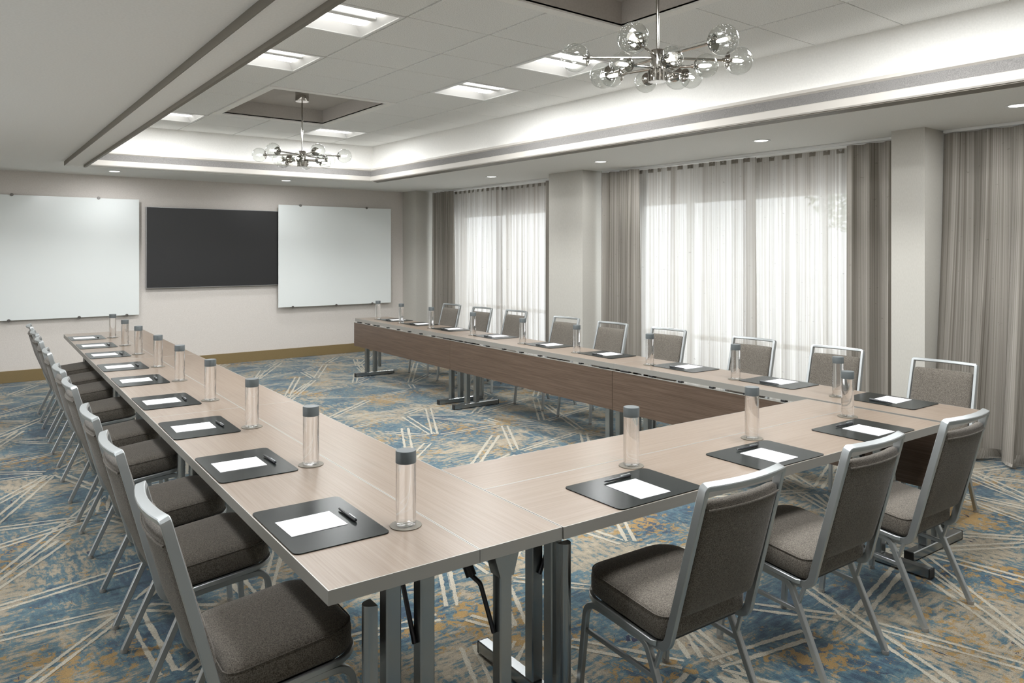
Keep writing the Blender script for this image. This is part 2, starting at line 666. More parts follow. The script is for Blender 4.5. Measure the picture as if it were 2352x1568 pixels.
def build_floor():
    rnd = random.Random(21)
    mb = MB()
    bm = mb.bm
    lay = bm.verts.layers.float.new('line')

    def q(pts, z, line):
        vs = [bm.verts.new((x, y, z)) for x, y in pts]
        for v, l in zip(vs, line):
            v[lay] = l
        bm.faces.new(vs)
    q([(XL, YF), (XR, YF), (XR, YB + 0.1), (XL, YB + 0.1)], 0.0, (9, 9, 9, 9))
    # star-burst line work: jittered lattice, double lines between neighbouring nodes
    sp = 0.76
    nodes = {}
    ny = int((YB - YF) / (sp * 0.866)) + 2
    nx = int((XR - XL) / sp) + 2
    for j in range(-1, ny):
        for i in range(-1, nx):
            x = XL + (i + 0.5 * (j & 1)) * sp + rnd.uniform(-0.27, 0.27)
            y = YF + j * sp * 0.866 + rnd.uniform(-0.27, 0.27)
            nodes[(i, j)] = Vector((x, y))
    edges = []
    for (i, j), p in nodes.items():
        o = 1 if (j & 1) else 0
        for k in ((i + 1, j), (i + o, j + 1), (i - 1 + o, j + 1)):
            if k in nodes and rnd.random() < 0.86:
                edges.append((p, nodes[k]))
        if rnd.random() < 0.35:
            k = (i + 1, j + 2)
            if k in nodes:
                edges.append((p, nodes[k]))
    for n, (a, b) in enumerate(edges):
        t = b - a
        L = t.length
        t /= L
        s = Vector((-t.y, t.x))
        g = rnd.uniform(0.010, 0.017)
        w = rnd.uniform(0.024, 0.031)
        c0 = 0.07
        c1 = L - 0.07
        if rnd.random() < 0.3:
            c1 = L * rnd.uniform(0.55, 0.85)
        for sg in (-1, 1):
            z = 0.0006 + 0.0000006 * n
            pts = [a + t * c0 + s * sg * g * 0.85, a + t * c1 + s * sg * g, a + t * c1 + s * sg * (g + w), a + t * c0 + s * sg * (g * 0.85 + w)]
            pts = [(min(max(p.x, XL), XR), min(max(p.y, YF), YB + 0.1)) for p in pts]
            if abs(pts[0][0] - pts[1][0]) + abs(pts[0][1] - pts[1][1]) < 0.05:
                continue
            q(pts, z, (0, 0, 1, 1))
    for f in bm.faces:
        f.normal_update()
        if f.normal.z < 0:
            f.normal_flip()
    o = mb.build('floor', 'carpet', smooth=0, fix=False)
    struct(o, 'patterned carpet in blue, beige and gold with crossing cream lines')


build_floor()

# tray ring in the ceiling (bottom inner edge), counter-clockwise
TRAY = [(1.12, -1.5), (4.855, -1.5), (4.70, 9.18), (1.335, 9.37)]


def loop(d, z):
    return [Vector((p.x, p.y, z)) for p in off_poly(TRAY, d)]


def strip(name, prof, mat, label=None):
    mb = MB()
    ls = [loop(d, z) for d, z in prof]
    n = 4
    for a, b in zip(ls[:-1], ls[1:]):
        for i in range(n):
            j = (i + 1) % n
            mb.quad(a[i], a[j], b[j], b[i])
    o = mb.build(name, mat, smooth=0)
    return struct(o, label)


# soffit: flat ring between the tray and the walls
mb = MB()
outer = [Vector(p) for p in ((XL, YF, ZC), (XR, YF, ZC), (XR, YB + 0.1, ZC), (XL, YB + 0.1, ZC))]
inner = loop(0.172, ZC)
for i in range(4):
    j = (i + 1) % 4
    mb.quad(outer[i], outer[j], inner[j], inner[i])
cw0, cw1 = loop(0.07, 2.64), loop(0.07, ZT + 0.03)
for i in range(4):
    j = (i + 1) % 4
    mb.quad(cw0[i], cw0[j], cw1[j], cw1[i])
CEILING = struct(mb.build('ceiling', 'ceiling', smooth=0), 'painted plaster soffit around a recessed tiled tray')
strip('trim_1', [(0.07, 2.645), (0.012, 2.645), (0.012, 2.722), (-0.012, 2.722), (-0.014, 2.70), (0.0, 2.688)], 'trimlight', 'cream lip of the ceiling cove')
strip('trim_2', [(0.0, 2.688), (0.0, 2.62)], 'trimgrey', 'grey textured band below the cove lip')
strip('trim_3', [(0.0, 2.62), (-0.008, 2.615), (-0.008, 2.565), (0.0, 2.555), (0.006, 2.555)], 'trimlight', 'cream moulding around the ceiling tray')
strip('trim_4', [(0.006, 2.555), (0.166, 2.555), (0.166, 2.552), (0.172, 2.552), (0.172, 2.60)], 'ceiling', 'flat dropped band around the ceiling tray')


def side_trim(name, i, d0, d1, z0, z1, mat, label, inset=0.0):
    a, b = loop(d0, z0), loop(d1, z0)
    mb = MB()
    p = [a[i], a[(i + 1) % 4], b[(i + 1) % 4], b[i]]
    u = (p[1] - p[0]).normalized() * inset
    p = [p[0] + u, p[1] - u, p[2] - u, p[3] + u]
    up = Vector((0, 0, z1 - z0))
    mb.rings([p, [v + up for v in p]])
    return struct(mb.build(name, mat, smooth=0), label)


side_trim('trim_5', 1, 0.008, 0.132, 2.548, 2.556, 'trimdark', 'strip darkened as painted shade under the window side of the tray', 0.06)  # dark colour stands in for shade on the band's underside
side_trim('trim_6', 3, -0.012, 0.010, 2.527, 2.556, 'trimdark', 'slim brown lip along the tray edge away from the windows')

side_trim('trim_7', 3, 0.171, 0.178, 2.553, 2.599, 'trimdark', 'outer face of the dropped band, painted in shade, away from the windows')  # shade of this face is put into its colour

# walls
def boxes(name, lst, mat, label=None, bev=0.0):
    mb = MB()
    for b in lst:
        mb.box(*b, bev)
    return struct(mb.build(name, mat, smooth=0), label)


ZTOP = 3.5
boxes('wall_back', [(XL - 0.1, YB, 0, XR + 0.12, YB + 0.12, ZTOP)], 'wall', 'pale woven wallpaper wall carrying the screen and boards')
wl_boxes = [(XL - 0.12, YF, 0, XL, YB, LZ0), (XL - 0.12, YF, LZ1, XL, YB, ZTOP)]
edges_y = [YF] + [v for a, b in ADDED_WINDOWS for v in (a, b)] + [YB]
for k in range(0, len(edges_y), 2):
    wl_boxes.append((XL - 0.12, edges_y[k], LZ0, XL, edges_y[k + 1], LZ1))
boxes('wall_left', wl_boxes, 'wall')
boxes('wall_front', [(XL - 0.12, YF - 0.12, 0, XR + 0.12, YF, ZTOP)], 'wall')
wr_boxes = [(XR, YF, 0, XR + 0.12, YB, WZ0), (XR, YF, WZ1, XR + 0.12, YB, ZTOP)]
edges_y = [YF] + [v for a, b in sorted(WINDOWS) for v in (a, b)] + [YB]
for k in range(0, len(edges_y), 2):
    wr_boxes.append((XR, edges_y[k], WZ0, XR + 0.12, edges_y[k + 1], WZ1))
boxes('wall_right', wr_boxes, 'pillar', 'outer wall with tall window openings behind the curtains')
boxes('roof', [(XL - 0.2, YF - 0.2, ZTOP, XR + 0.3, YB + 0.2, ZTOP + 0.1)], 'roof')  # unseen slab added to keep sky light out of the tile gaps

# pillars standing out from the window wall
PX = 6.262
for k, (y0, y1, px, lab) in enumerate([(10.60, YB, 6.238, 'shallow corner pillar between the screen wall and the first curtain'),
                                       (6.68, 7.31, PX, 'square pillar between the two curtained windows'),
                                       (2.72, 2.985, 6.285, 'narrow pillar beside the full-length drape')]):
    boxes('wall_pillar', [(px, y0, 0, XR, y1, ZC + 0.01)], 'pillar', lab)

# baseboards
boxes('baseboard_back', [(XL, YB - 0.014, 0, 6.238, YB, 0.145)], 'base', 'olive-brown baseboard below the boards', 0.003)
boxes('baseboard_left', [(XL, YF, 0, XL + 0.014, YB, 0.145)], 'base', None, 0.003)
boxes('baseboard_front', [(XL, YF, 0, XR, YF + 0.014, 0.145)], 'base', None, 0.003)
boxes('baseboard_right', [(6.238 - 0.012, 10.588, 0, 6.238, YB, 0.145), (PX - 0.012, 6.668, 0, PX, 7.31, 0.145),
                          (PX - 0.012, 6.668, 0, 6.5, 6.68, 0.145), (6.273, 2.708, 0, 6.285, 2.985, 0.145)], 'base')

# ceiling tiles of the tray
XLN = [0.98, 1.683, 2.305, 2.927, 3.549, 4.171, 4.90]
Y0T, DYT = 4.02, 0.5935
YLN = [Y0T + DYT * k for k in range(-10, 9)] + [9.40]
PITS = [(2.305, 3.549, 6.394, 8.03), (2.305, 3.549, 1.70, 3.42)]
LIGHT_CELLS = {(1, 4.02), (1, 5.207), (1, 8.1), (4, 4.02), (4, 5.207), (4, 8.1), (1, 1.646), (4, 1.646), (1, 0.459), (4, 0.459)}
TILE_MESH = {}
tee_h = set()


def in_pit(x0, x1, y0, y1):
    return any(x0 > a - 0.05 and x1 < b + 0.05 and y1 > c + 0.02 and y0 < d - 0.02 for a, b, c, d in PITS)


def tile(x0, x1, y0, y1):
    key = (round(x1 - x0, 3), round(y1 - y0, 3))
    if key not in TILE_MESH:
        w, h = key
        t = MB().box(-w / 2 + 0.008, -h / 2 + 0.0035, 0, w / 2 - 0.008, h / 2 - 0.0035, 0.02, 0.002, 1)
        TILE_MESH[key] = t.mesh('ceiling_tile', 'tile', 0)
    o = mesh_obj('ceiling_tile', TILE_MESH[key], CEILING)
    o.location = ((x0 + x1) / 2, (y0 + y1) / 2, ZT - 0.004)


lights_at = []
for ci in range(len(XLN) - 1):
    x0, x1 = XLN[ci], XLN[ci + 1]
    k = 0
    ys = list(YLN)
    while k < len(ys) - 1:
        y0, y1 = ys[k], ys[k + 1]
        lit = [c for c in LIGHT_CELLS if c[0] == ci and abs(c[1] - y0) < 0.12]
        if lit:
            lights_at.append((x0, x1, y0, y1))
        elif in_pit(x0, x1, y0, y1):
            for a, b, c, d in PITS:
                if y0 < c < y1 - 0.04:
                    tile(x0, x1, y0, c)
                if y0 + 0.04 < d < y1:
                    tile(x0, x1, d, y1)
        else:
            tile(x0, x1, y0, y1)
        k += 1
mb = MB()
for x in XLN[1:-1]:
    segs = [(-1.9, 9.45)]
    for a, b, c, d in PITS:
        if a + 0.05 < x < b - 0.05:
            new = []
            for s, e in segs:
                if s < c and e > d:
                    new += [(s, c), (d, e)]
                else:
                    new.append((s, e))
            segs = new
    for s, e in segs:
        mb.box(x - 0.012, s, ZT + 0.008, x + 0.012, e, ZT + 0.012)
for y in YLN[:-1]:
    for x0, x1 in zip(XLN[:-1], XLN[1:]):
        if not any(x0 > a - 0.05 and x1 < b + 0.05 and c - 0.01 < y < d + 0.01 for a, b, c, d in PITS):
            mb.box(x0, y - 0.012, ZT + 0.004, x1, y + 0.012, ZT + 0.008)
g = mb.build('ceiling_grid', 'tee', CEILING, 0)

# recessed pits above the chandeliers
for a, b, c, d in PITS:
    p = 0.07
    mb = MB()
    z0, z1 = ZT - 0.012, 3.19
    mb.box(a, c, z0, a + p, d, ZT + 0.01).box(b - p, c, z0, b, d, ZT + 0.01).box(a + p, c, z0, b - p, c + p, ZT + 0.01).box(a + p, d - p, z0, b - p, d, ZT + 0.01)
    mb.build('pit_frame', 'ceiling', CEILING, 0)
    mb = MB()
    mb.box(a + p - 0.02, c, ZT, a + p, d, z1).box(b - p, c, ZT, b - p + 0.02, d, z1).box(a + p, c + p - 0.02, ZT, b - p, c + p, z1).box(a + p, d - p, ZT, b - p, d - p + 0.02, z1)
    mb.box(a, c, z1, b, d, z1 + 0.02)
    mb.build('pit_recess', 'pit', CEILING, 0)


# ------------------------------------------------------------------ windows and what is outside
def build_window(n, y0, y1, muls, rail, WZ0=WZ0, WZ1=WZ1, xo=None, label='white framed window glowing behind sheer curtains'):
    root = MB()
    xo = XR if xo is None else xo
    xa, xb = xo + 0.02, xo + 0.09
    root.box(xa, y0, WZ0, xb, y0 + 0.05, WZ1).box(xa, y1 - 0.05, WZ0, xb, y1, WZ1)
    root.box(xa, y0, WZ0, xb, y1, WZ0 + 0.05).box(xa, y0, WZ1 - 0.05, xb, y1, WZ1)
    fr = struct(root.build('window_%d' % n, 'white', smooth=0), label)
    xs = [y0 + 0.05] + muls + [y1 - 0.05]
    for y in muls:
        MB().box(xa, y - 0.03, WZ0 + 0.05, xb, y + 0.03, WZ1 - 0.05).build('mullion', 'white', fr, 0)
    for u, v in zip(xs[:-1], xs[1:]):
        u2, v2 = u + (0.03 if u in muls else 0), v - (0.03 if v in muls else 0)
        MB().box(xa, u2, rail - 0.025, xb, v2, rail + 0.025).build('window_rail', 'white', fr, 0)
        for za, zb in ((WZ0 + 0.05, rail - 0.025), (rail + 0.025, WZ1 - 0.05)):
            MB().box(xo + 0.052, u2, za, xo + 0.058, v2, zb).build('pane', 'pane', fr, 0)


build_window(1, *WINDOWS[0], [9.15], 0.74)
build_window(2, *WINDOWS[1], [4.0, 4.85, 5.65], 0.62)
build_window(3, *WINDOWS[2], [0.35, 1.35], 0.62)
for k, (a, b) in enumerate(ADDED_WINDOWS):
    build_window(4 + k, a, b, [(a + b) / 2], 1.2, LZ0, LZ1, XL - 0.12, 'added white framed window, out of view in the wall opposite the curtains')

boxes('ground', [(XR + 0.12, -30, -0.2, 60, 40, -0.12)], 'ground', 'pale paving outside the windows')
tr = empty('tree', wr(10.4, 4.6, -0.12), DL)
tag(tr, 'leaning tree with pale leaves outside, blurred by the sheer curtain', 'tree')
MB().tube([(0, 0, 0), (0.05, 0.1, 0.9), (0.0, 0.34, 1.9), (0.1, 0.4, 2.9)], 0.11, n=9).build('trunk', 'bark', tr)
for q, (dx, dy, dz) in enumerate(((0.5, -0.7, 2.9), (-0.4, 0.9, 3.0), (0.2, 1.4, 2.8))):
    MB().tube([(0.03, 0.36, 2.0), (dx * 0.5, dy * 0.5 + 0.2, 2.5), (dx, dy, dz)], 0.045, n=7).build('branch', 'bark', tr)
lm = MB()
rl = random.Random(5)
for k in range(3500):
    th, ph = rl.uniform(0, 2 * PI), math.acos(rl.uniform(-1, 1))
    r = rl.uniform(0.5, 1.0) ** 0.5
    c = Vector((0.1 + 1.0 * r * math.sin(ph) * math.cos(th), 0.1 + 1.5 * r * math.sin(ph) * math.sin(th), 2.75 + 1.0 * r * math.cos(ph)))
    a = Vector((rl.uniform(-1, 1), rl.uniform(-1, 1), rl.uniform(-1, 1))).normalized() * 0.055
    b_ = a.cross(Vector((rl.uniform(-1, 1), rl.uniform(-1, 1), rl.uniform(-1, 1)))).normalized() * 0.028
    lm.quad(c - a, c + b_, c + a, c - b_)
tag(lm.build('foliage', 'leaf', tr, 0, fix=False), kind='stuff')


# ------------------------------------------------------------------ curtains
def cloth(name, mat, y0, y1, z0, z1, wl, amp, seed, x=6.60, kick=0.0, kick_y=0.0, hem=True, n_per=10, mz=14, parent=None, front_only=False):
    """hanging pleated cloth between y0 and y1 (room coordinates)"""
    rnd = random.Random(seed)
    L = y1 - y0
    nf = max(2, round(L / wl))
    N = nf * n_per
    ph = [rnd.uniform(-0.35, 0.35) for _ in range(nf + 2)]
    am = [rnd.uniform(0.7, 1.25) for _ in range(nf + 2)]
    mb = MB()
    uvl = mb.bm.loops.layers.uv.new('UVMap')
    zs = [z0 + (z1 - z0) * j / mz for j in range(mz + 1)]
    grid, S = [], []
    s = 0
    prev = None
    for i in range(N + 1):
        t = i / N
        k = t * nf
        fi = int(min(k, nf - 1e-6))
        fr = k - fi
        a = amp * (am[fi] * (1 - fr) + am[fi + 1] * fr)
        w = math.sin(2 * PI * k + ph[fi] * (1 - fr) + ph[fi + 1] * fr)
        w = math.copysign(abs(w) ** 0.75, w)
        colv = []
        for z in zs:
            d = (z1 - z) / (z1 - z0)
            aa = a * (0.55 + 0.6 * d) * (1 + 0.15 * math.sin(3 * d + fi))
            yy = y0 + L * t + 0.25 * aa * math.sin(4 * PI * k + 1.0) + kick_y * d * d * (1 - t)
            colv.append(mb.bm.verts.new((x + aa * w - kick * d ** 1.6, yy, z)))
        if prev is not None:
            s += (colv[0].co - prev[0].co).length
        S.append(s)
        grid.append(colv)
        prev = colv
    for i in range(N):
        for j in range(mz):
            if front_only and grid[i][0].co.x > x + 0.004:
                continue
            f = mb.bm.faces.new((grid[i][j], grid[i + 1][j], grid[i + 1][j + 1], grid[i][j + 1]))
            for l, (ii, jj) in zip(f.loops, ((i, j), (i + 1, j), (i + 1, j + 1), (i, j + 1))):
                l[uvl].uv = (S[ii] + seed * 1.37, zs[jj])
    o = mb.build(name, mat, parent, 80, fix=False)
    if parent is None:
        o.rotation_euler = (0, 0, DL)
    return o


ZR = 2.575
specs = [
    ('drape', 'drape', 9.93, 10.54, 0.13, 0.050, 11, 'gathered beige striped drape hanging beside the corner pillar', 6.52),
    ('sheer_curtain', 'sheer', 8.84, 10.2, 0.125, 0.030, 12, 'sheer curtain beside the gathered drape at the window nearer the screen', 6.66),
    ('sheer_curtain', 'sheer', 7.62, 9.0, 0.125, 0.030, 13, 'sheer curtain beside the square pillar at the window nearer the screen', 6.77),
    ('drape', 'drape', 7.40, 7.82, 0.13, 0.045, 14, 'narrow striped drape tucked behind the square pillar', 6.64),
    ('drape', 'drape', 6.00, 6.62, 0.155, 0.052, 15, 'striped drape in loose folds just past the square pillar', 6.52),
    ('sheer_curtain', 'sheer', 4.52, 6.26, 0.15, 0.034, 16, 'wide sheer curtain over the big window, nearer the square pillar', 6.66),
    ('sheer_curtain', 'sheer', 3.28, 4.72, 0.15, 0.034, 17, 'sheer curtain over the big window, nearer the narrow pillar', 6.77),
    ('drape', 'drape', 3.04, 3.54, 0.165, 0.052, 18, 'striped drape gathered against the narrow pillar', 6.63),
]
for nm, mt, y0, y1, wl, amp, seed, lab, x in specs:
    o = cloth(nm, mt, y0, y1, 0.025, ZR - 0.005, wl, amp, seed, x)
    tag(o, lab, 'curtain', 'curtains along the window wall')
    if mt == 'sheer':
        cloth('heading_tape', 'tape', y0, y1, ZR - 0.05, ZR - 0.006, wl, amp * 0.57, seed, x - 0.006, mz=2, parent=o, front_only=True)
o = cloth('drape', 'drape', 0.9, 2.705, 0.02, ZR - 0.005, 0.27, 0.07, 20, 6.60, 0.22, 0.0)
tag(o, 'full-length striped drape sweeping into the room past the narrow pillar', 'curtain', 'curtains along the window wall')
h = cloth('hem_band', 'drape', 0.9, 2.705, 0.022, 0.10, 0.27, 0.07 * 1.15, 20, 6.60 - 0.222, mz=2, parent=o)
o = cloth('sheer_curtain', 'sheer', -0.8, 0.95, 0.02, ZR - 0.005, 0.16, 0.034, 22, 6.72)
tag(o, 'sheer curtain beyond the full-length drape', 'curtain', 'curtains along the window wall')
for y0, y1, lab in ((7.33, 10.58, 'slim white curtain track over the window nearer the screen'),
                    (3.0, 6.66, 'slim white curtain track over the big window'),
                    (-0.9, 2.70, 'slim white curtain track over the full-length drape')):
    t = MB().box(-0.03, y0, 0, 0.03, y1, 0.024, 0.003, 1).build('curtain_track', 'white', None, 0)
    t.location = wr(6.60, 0, ZR + 0.0005)
    t.rotation_euler = (0, 0, DL)
    tag(t, lab, 'curtain track', 'curtain tracks')


# ------------------------------------------------------------------ boards and screen on the back wall
def hang(o):
    o.rotation_euler = (0, 0, DL)
    return o


def whiteboard(x0, x1, z0, z1, y, label, tops, bots):
    o = empty('whiteboard', wr((x0 + x1) / 2, y, z0), DL)
    w = (x1 - x0) / 2
    MB().box(-w, -0.006, 0, w, 0.006, z1 - z0, 0.002, 1).build('panel', 'board', o, 0)
    for zz, lst in ((z1 - z0, tops), (0, bots)):
        for px in lst:
            mt = Matrix.Translation((px - (x0 + x1) / 2, -0.016, zz)) @ Matrix.Rotation(-PI / 2, 4, 'X')
            p = MB()
            p.lathe([(0.017, 0), (0.019, 0.003), (0.019, 0.012), (0.009, 0.014), (0.009, YB - y + 0.0155)], 16, mt)
            p.build('standoff_pin', 'pin', o)
    return tag(o, label, 'whiteboard', 'whiteboards on the screen wall')


whiteboard(0.30, 2.20, 0.765, 2.30, YB - 0.06, 'frameless white glass board hanging clear of the black screen', [0.78, 1.72], [0.75, 1.50, 2.05])
whiteboard(4.08, 5.96, 0.775, 2.305, YB - 0.10, 'frameless white glass board overlapping the black screen, nearer the windows', [4.42, 5.52], [4.30, 5.0, 5.62])
tv = empty('wall_screen', wr(3.22, YB - 0.05, 1.11), DL)
MB().box(-0.935, -0.02, 0, 0.935, 0.035, 1.10, 0.003, 1).build('bezel', 'bezel', tv, 0)
MB().box(-0.929, -0.0225, 0.008, 0.929, -0.0195, 1.094).build('screen_panel', 'screen', tv, 0)
MB().box(-0.25, 0.035, 0.3, 0.25, 0.05, 0.8).build('wall_mount', 'black', tv, 0)
tag(tv, 'large flat black screen on the wall between the two white boards', 'screen')


# ------------------------------------------------------------------ ceiling lamps
def area_lamp(name, size, sy, power, loc, parent=None, rot=(0, 0, 0), color=(0.97, 0.99, 1.0)):
    l = bpy.data.lights.new(name, 'AREA')
    l.shape = 'RECTANGLE'
    l.size, l.size_y = size, sy
    l.energy = power
    l.color = color
    o = bpy.data.objects.new(name, l)
    COL.objects.link(o)
    o.location = loc
    o.rotation_euler = rot
    if parent:
        o.parent = parent
    return o


def troffer():
    o = empty('ceiling_light')
    w, h = 0.302, 0.289
    f = MB()
    f.box(-w, -h, -0.006, w, -h + 0.025, 0.01, 0.002, 1).box(-w, h - 0.025, -0.006, w, h, 0.01, 0.002, 1)
    f.box(-w, -h + 0.025, -0.006, -w + 0.025, h - 0.025, 0.01, 0.002, 1).box(w - 0.025, -h + 0.025, -0.006, w, h - 0.025, 0.01, 0.002, 1)
    f.build('frame', 'white', o, 0)
    r = MB()
    a, b, t = w - 0.025, h - 0.025, 0.07
    r.quad((-a, -b, 0), (a, -b, 0), (a - 0.06, -b + 0.03, t), (-a + 0.06, -b + 0.03, t))
    r.quad((-a, b, 0), (a, b, 0), (a - 0.06, b - 0.03, t), (-a + 0.06, b - 0.03, t))
    r.quad((-a, -b, 0), (-a, b, 0), (-a + 0.06, b - 0.03, t), (-a + 0.06, -b + 0.03, t))
    r.quad((a, -b, 0), (a, b, 0), (a - 0.06, b - 0.03, t), (a - 0.06, -b + 0.03, t))
    r.quad((-a + 0.06, -b + 0.03, t), (a - 0.06, -b + 0.03, t), (a - 0.06, b - 0.03, t), (-a + 0.06, b - 0.03, t))
    r.build('reflector', 'white', o, 0)
    # centre ridge and two glowing lenses running across
    MB().tube([(-a + 0.04, 0, 0.05), (a - 0.04, 0, 0.05)], 0.06, 0.03).build('ridge', 'white', o, 0)
    for sg in (-1, 1):
        l = MB()
        rs = []
        for k in range(7):
            an = PI * k / 6
            rs.append([Vector((x, sg * 0.115 + 0.075 * math.cos(an), 0.06 - 0.03 * math.sin(an))) for x in (-a + 0.06, a - 0.06)])
        l.rings(rs, False, False, False)
        l.build('lens', 'lamp', o)
    return o


def spot_label(x0, y0):
    return x0, y0


tproto = troffer()
index_kids(tproto)
tlabels = {
    (1, 4.02): 'square recessed light in the tiled ceiling, away from windows, just past the first pit',
    (1, 5.207): 'square recessed light away from windows, two tiles before the far chandelier pit',
    (1, 8.1): 'square recessed light by the screen end of the tray, away from windows',
    (4, 4.02): 'square recessed light on the window side, just past the first chandelier pit',
    (4, 5.207): 'square recessed light on the window side, before the far chandelier pit',
    (4, 8.1): 'square recessed light by the screen end of the tray, window side',
}
first = True
for x0, x1, y0, y1 in lights_at:
    t = tproto if first else copy_tree(tproto)
    first = False
    cx, cy = (x0 + x1) / 2, (y0 + y1) / 2
    t.location = wr(cx, cy, ZT - 0.002)
    t.rotation_euler = (0, 0, DL)
    ci = XLN.index(x0)
    lab = None
    for (c, yy), s in tlabels.items():
        if c == ci and abs(yy - y0) < 0.12:
            lab = s
    side = 'away from the windows' if ci == 1 else 'on the window side'
    tag(t, lab or ('square light %s, %s the chandelier nearer the cross table' % (side, 'level with' if y0 > 1 else 'short of')), 'ceiling light', 'square recessed ceiling lights')
    area_lamp('troffer_lamp', 0.48, 0.46, TROFFER_W, wr(cx, cy, ZT - 0.012), None, (0, 0, DL))

# downlights in the soffit
def downlight():
    o = empty('downlight')
    MB().lathe([(0.058, 0.004), (0.060, -0.002), (0.078, -0.004), (0.080, 0.0)], 28, None, False, False).build('trim_ring', 'white', o)
    MB().lathe([(0.0005, -0.0005), (0.059, -0.0005)], 28, None, False, False).build('lens', 'downlamp', o)
    return o


dproto = downlight()
index_kids(dproto)
dl = [(5.88, 8.03, 'round recessed downlight in front of the window nearer the screen'),
      (5.86, 5.96, 'round recessed downlight in front of the big window, nearer the square pillar'),
      (5.89, 3.95, 'round recessed downlight in front of the big window, nearer the narrow pillar'),
      (5.87, 1.93, 'round recessed downlight in front of the full-length drape'),
      (1.80, 10.36, 'round recessed downlight above the board clear of the screen'),
      (3.93, 10.23, 'round recessed downlight above the board overlapping the screen')]
for q, y in enumerate((8.03, 5.96, 3.95, 1.93)):  # extra downlights added out of view to brighten the side opposite the windows
    dl.append((-0.05, y, 'added round recessed downlight in the soffit away from the windows, %s from the screen wall' % ('first', 'second', 'third', 'fourth')[q]))
for k, (x, y, lab) in enumerate(dl):
    d = dproto if k == 0 else copy_tree(dproto)
    d.location = wr(x, y, ZC - 0.001)
    d.rotation_euler = (0, 0, DL)
    tag(d, lab, 'downlight', 'round downlights in the soffit')
    area_lamp('downlight_lamp', 0.1, 0.1, DOWNLIGHT_W * ((1.7 if y > 3 else 0.7) if x < 0.5 else (0.55 if y > 9 else 1.0)), wr(x, y, ZC - 0.012), None, (0, 0, 0))

# light tubes lying in the cove trough
def cove(i, n, gap, group):
    a, b = loop(0.042, 2.67)[i], loop(0.042, 2.67)[(i + 1) % 4]
    L = (b - a).length
    u = (b - a) / L
    seg = L / n
    for k in range(n):
        p, q = a + u * (k * seg + gap), a + u * ((k + 1) * seg - gap)
        c = (p + q) / 2
        hl = (q - p).length / 2
        o = MB().tube([(-hl, 0, 0), (hl, 0, 0)], 0.012, n=8).build('cove_light', 'tube')
        o.location = wr(c.x, c.y, c.z)
        an = math.atan2(u.y, u.x) + DL
        o.rotation_euler = (0, 0, an)
        tag(o, 'slim light tube hidden in ceiling cove %s, %s from %s' % (group, ordw[n - 1 - k] if i == 1 else ordw[k], 'the windows' if i == 2 else 'the screen wall'), 'light tube', 'light tubes in the cove %s' % group)
        la = area_lamp('cove_lamp', 2 * hl, 0.03, COVE_W, wr(c.x, c.y, 2.69), None, (PI, 0, an))


cove(1, 8, 0.12, 'along the windows')
cove(2, 3, 0.08, 'along the screen wall')
cove(3, 8, 0.12, 'opposite the windows')


# chandeliers
def chandelier(z_top, spin, name='chandelier'):
    """local origin at the hub centre"""
    o = empty(name)
    MB().lathe([(0.0, -0.09), (0.064, -0.09), (0.066, -0.086), (0.066, 0.0), (0.0, 0.0)], 32, Matrix.Translation((0, 0, z_top)), False, False).build('canopy', 'chrome', o)
    MB().lathe([(0.008, 0.07), (0.008, z_top - 0.085)], 14).build('stem', 'chrome', o)
    hub = MB().lathe([(0.0, -0.085), (0.040, -0.085), (0.042, -0.082), (0.042, -0.03), (0.036, -0.025), (0.036, 0.068), (0.034, 0.072), (0.0, 0.072)], 32, None, False, False).build('hub', 'chrome', o)
    for k in range(12):
        a = k * PI / 6
        MB().lathe([(0.008, -0.084), (0.008, -0.028), (0.004, -0.024)], 8, Matrix.Translation((0.041 * math.cos(a), 0.041 * math.sin(a), 0))).build('flute', 'chrome', hub)
    for k in range(12):
        up = k < 6
        a = math.radians(-125.4 + spin + (k % 6) * 60 + (0 if up else 30)) - TA
        R = 0.415 if up else 0.24
        gr = 0.071 if up else 0.0585
        z0, z1 = (0.035, 0.028) if up else (-0.015, -0.03)
        rot = Matrix.Rotation(a, 4, 'Z')
        tilt = math.atan2(z1 - z0, R)
        m = rot @ Matrix.Translation((0, 0, z0)) @ Matrix.Rotation(-tilt, 4, 'Y') @ Matrix.Rotation(PI / 2, 4, 'Y')
        c = R
        arm = MB().lathe([(0.0065, 0.03), (0.0065, R - gr - 0.015), (0.010, R - gr - 0.013), (0.010, R - gr + 0.004)], 10, m).build('arm', 'chrome', o)
        cup = []
        for j in range(7):
            t = j / 6 * 0.62
            cup.append((max(0.003, (gr + 0.0015) * math.sin(t)), c - (gr + 0.0015) * math.cos(t)))
        MB().lathe(cup, 20, m, False, False).build('cup', 'chrome', arm)
        MB().lathe([(0.010, c - gr + 0.004), (0.010, c - 0.035), (0.007, c - 0.034)], 10, m).build('socket', 'chrome', arm)
        MB().lathe([(0.0015, c - 0.034), (0.008, c - 0.030), (0.0095, c - 0.01), (0.008, c + 0.015), (0.001, c + 0.026)], 10, m).build('bulb', 'bulb', arm)
        gp = []
        for j in range(17):
            t = 0.12 + (PI - 0.12) * j / 16
            gp.append((max(0.0005, gr * math.sin(t)), c - gr * math.cos(t)))
        MB().lathe(gp, 28, m, False, False).build('globe', 'globe', arm)
    return o


CH = [(2.93, 7.20, 2.535, 36, 'polished sputnik chandelier of seeded glass globes, nearer the screen wall'),
      (2.875, 2.52, 2.535, -26, 'polished sputnik chandelier of seeded glass globes, nearer the cross table')]
for k, (x, y, z, spin, lab) in enumerate(CH):
    c = chandelier(3.19 - z, spin)
    c.location = wr(x, y, z)
    c.rotation_euler = (0, 0, DL)
    tag(c, lab, 'chandelier', 'glass globe chandeliers')


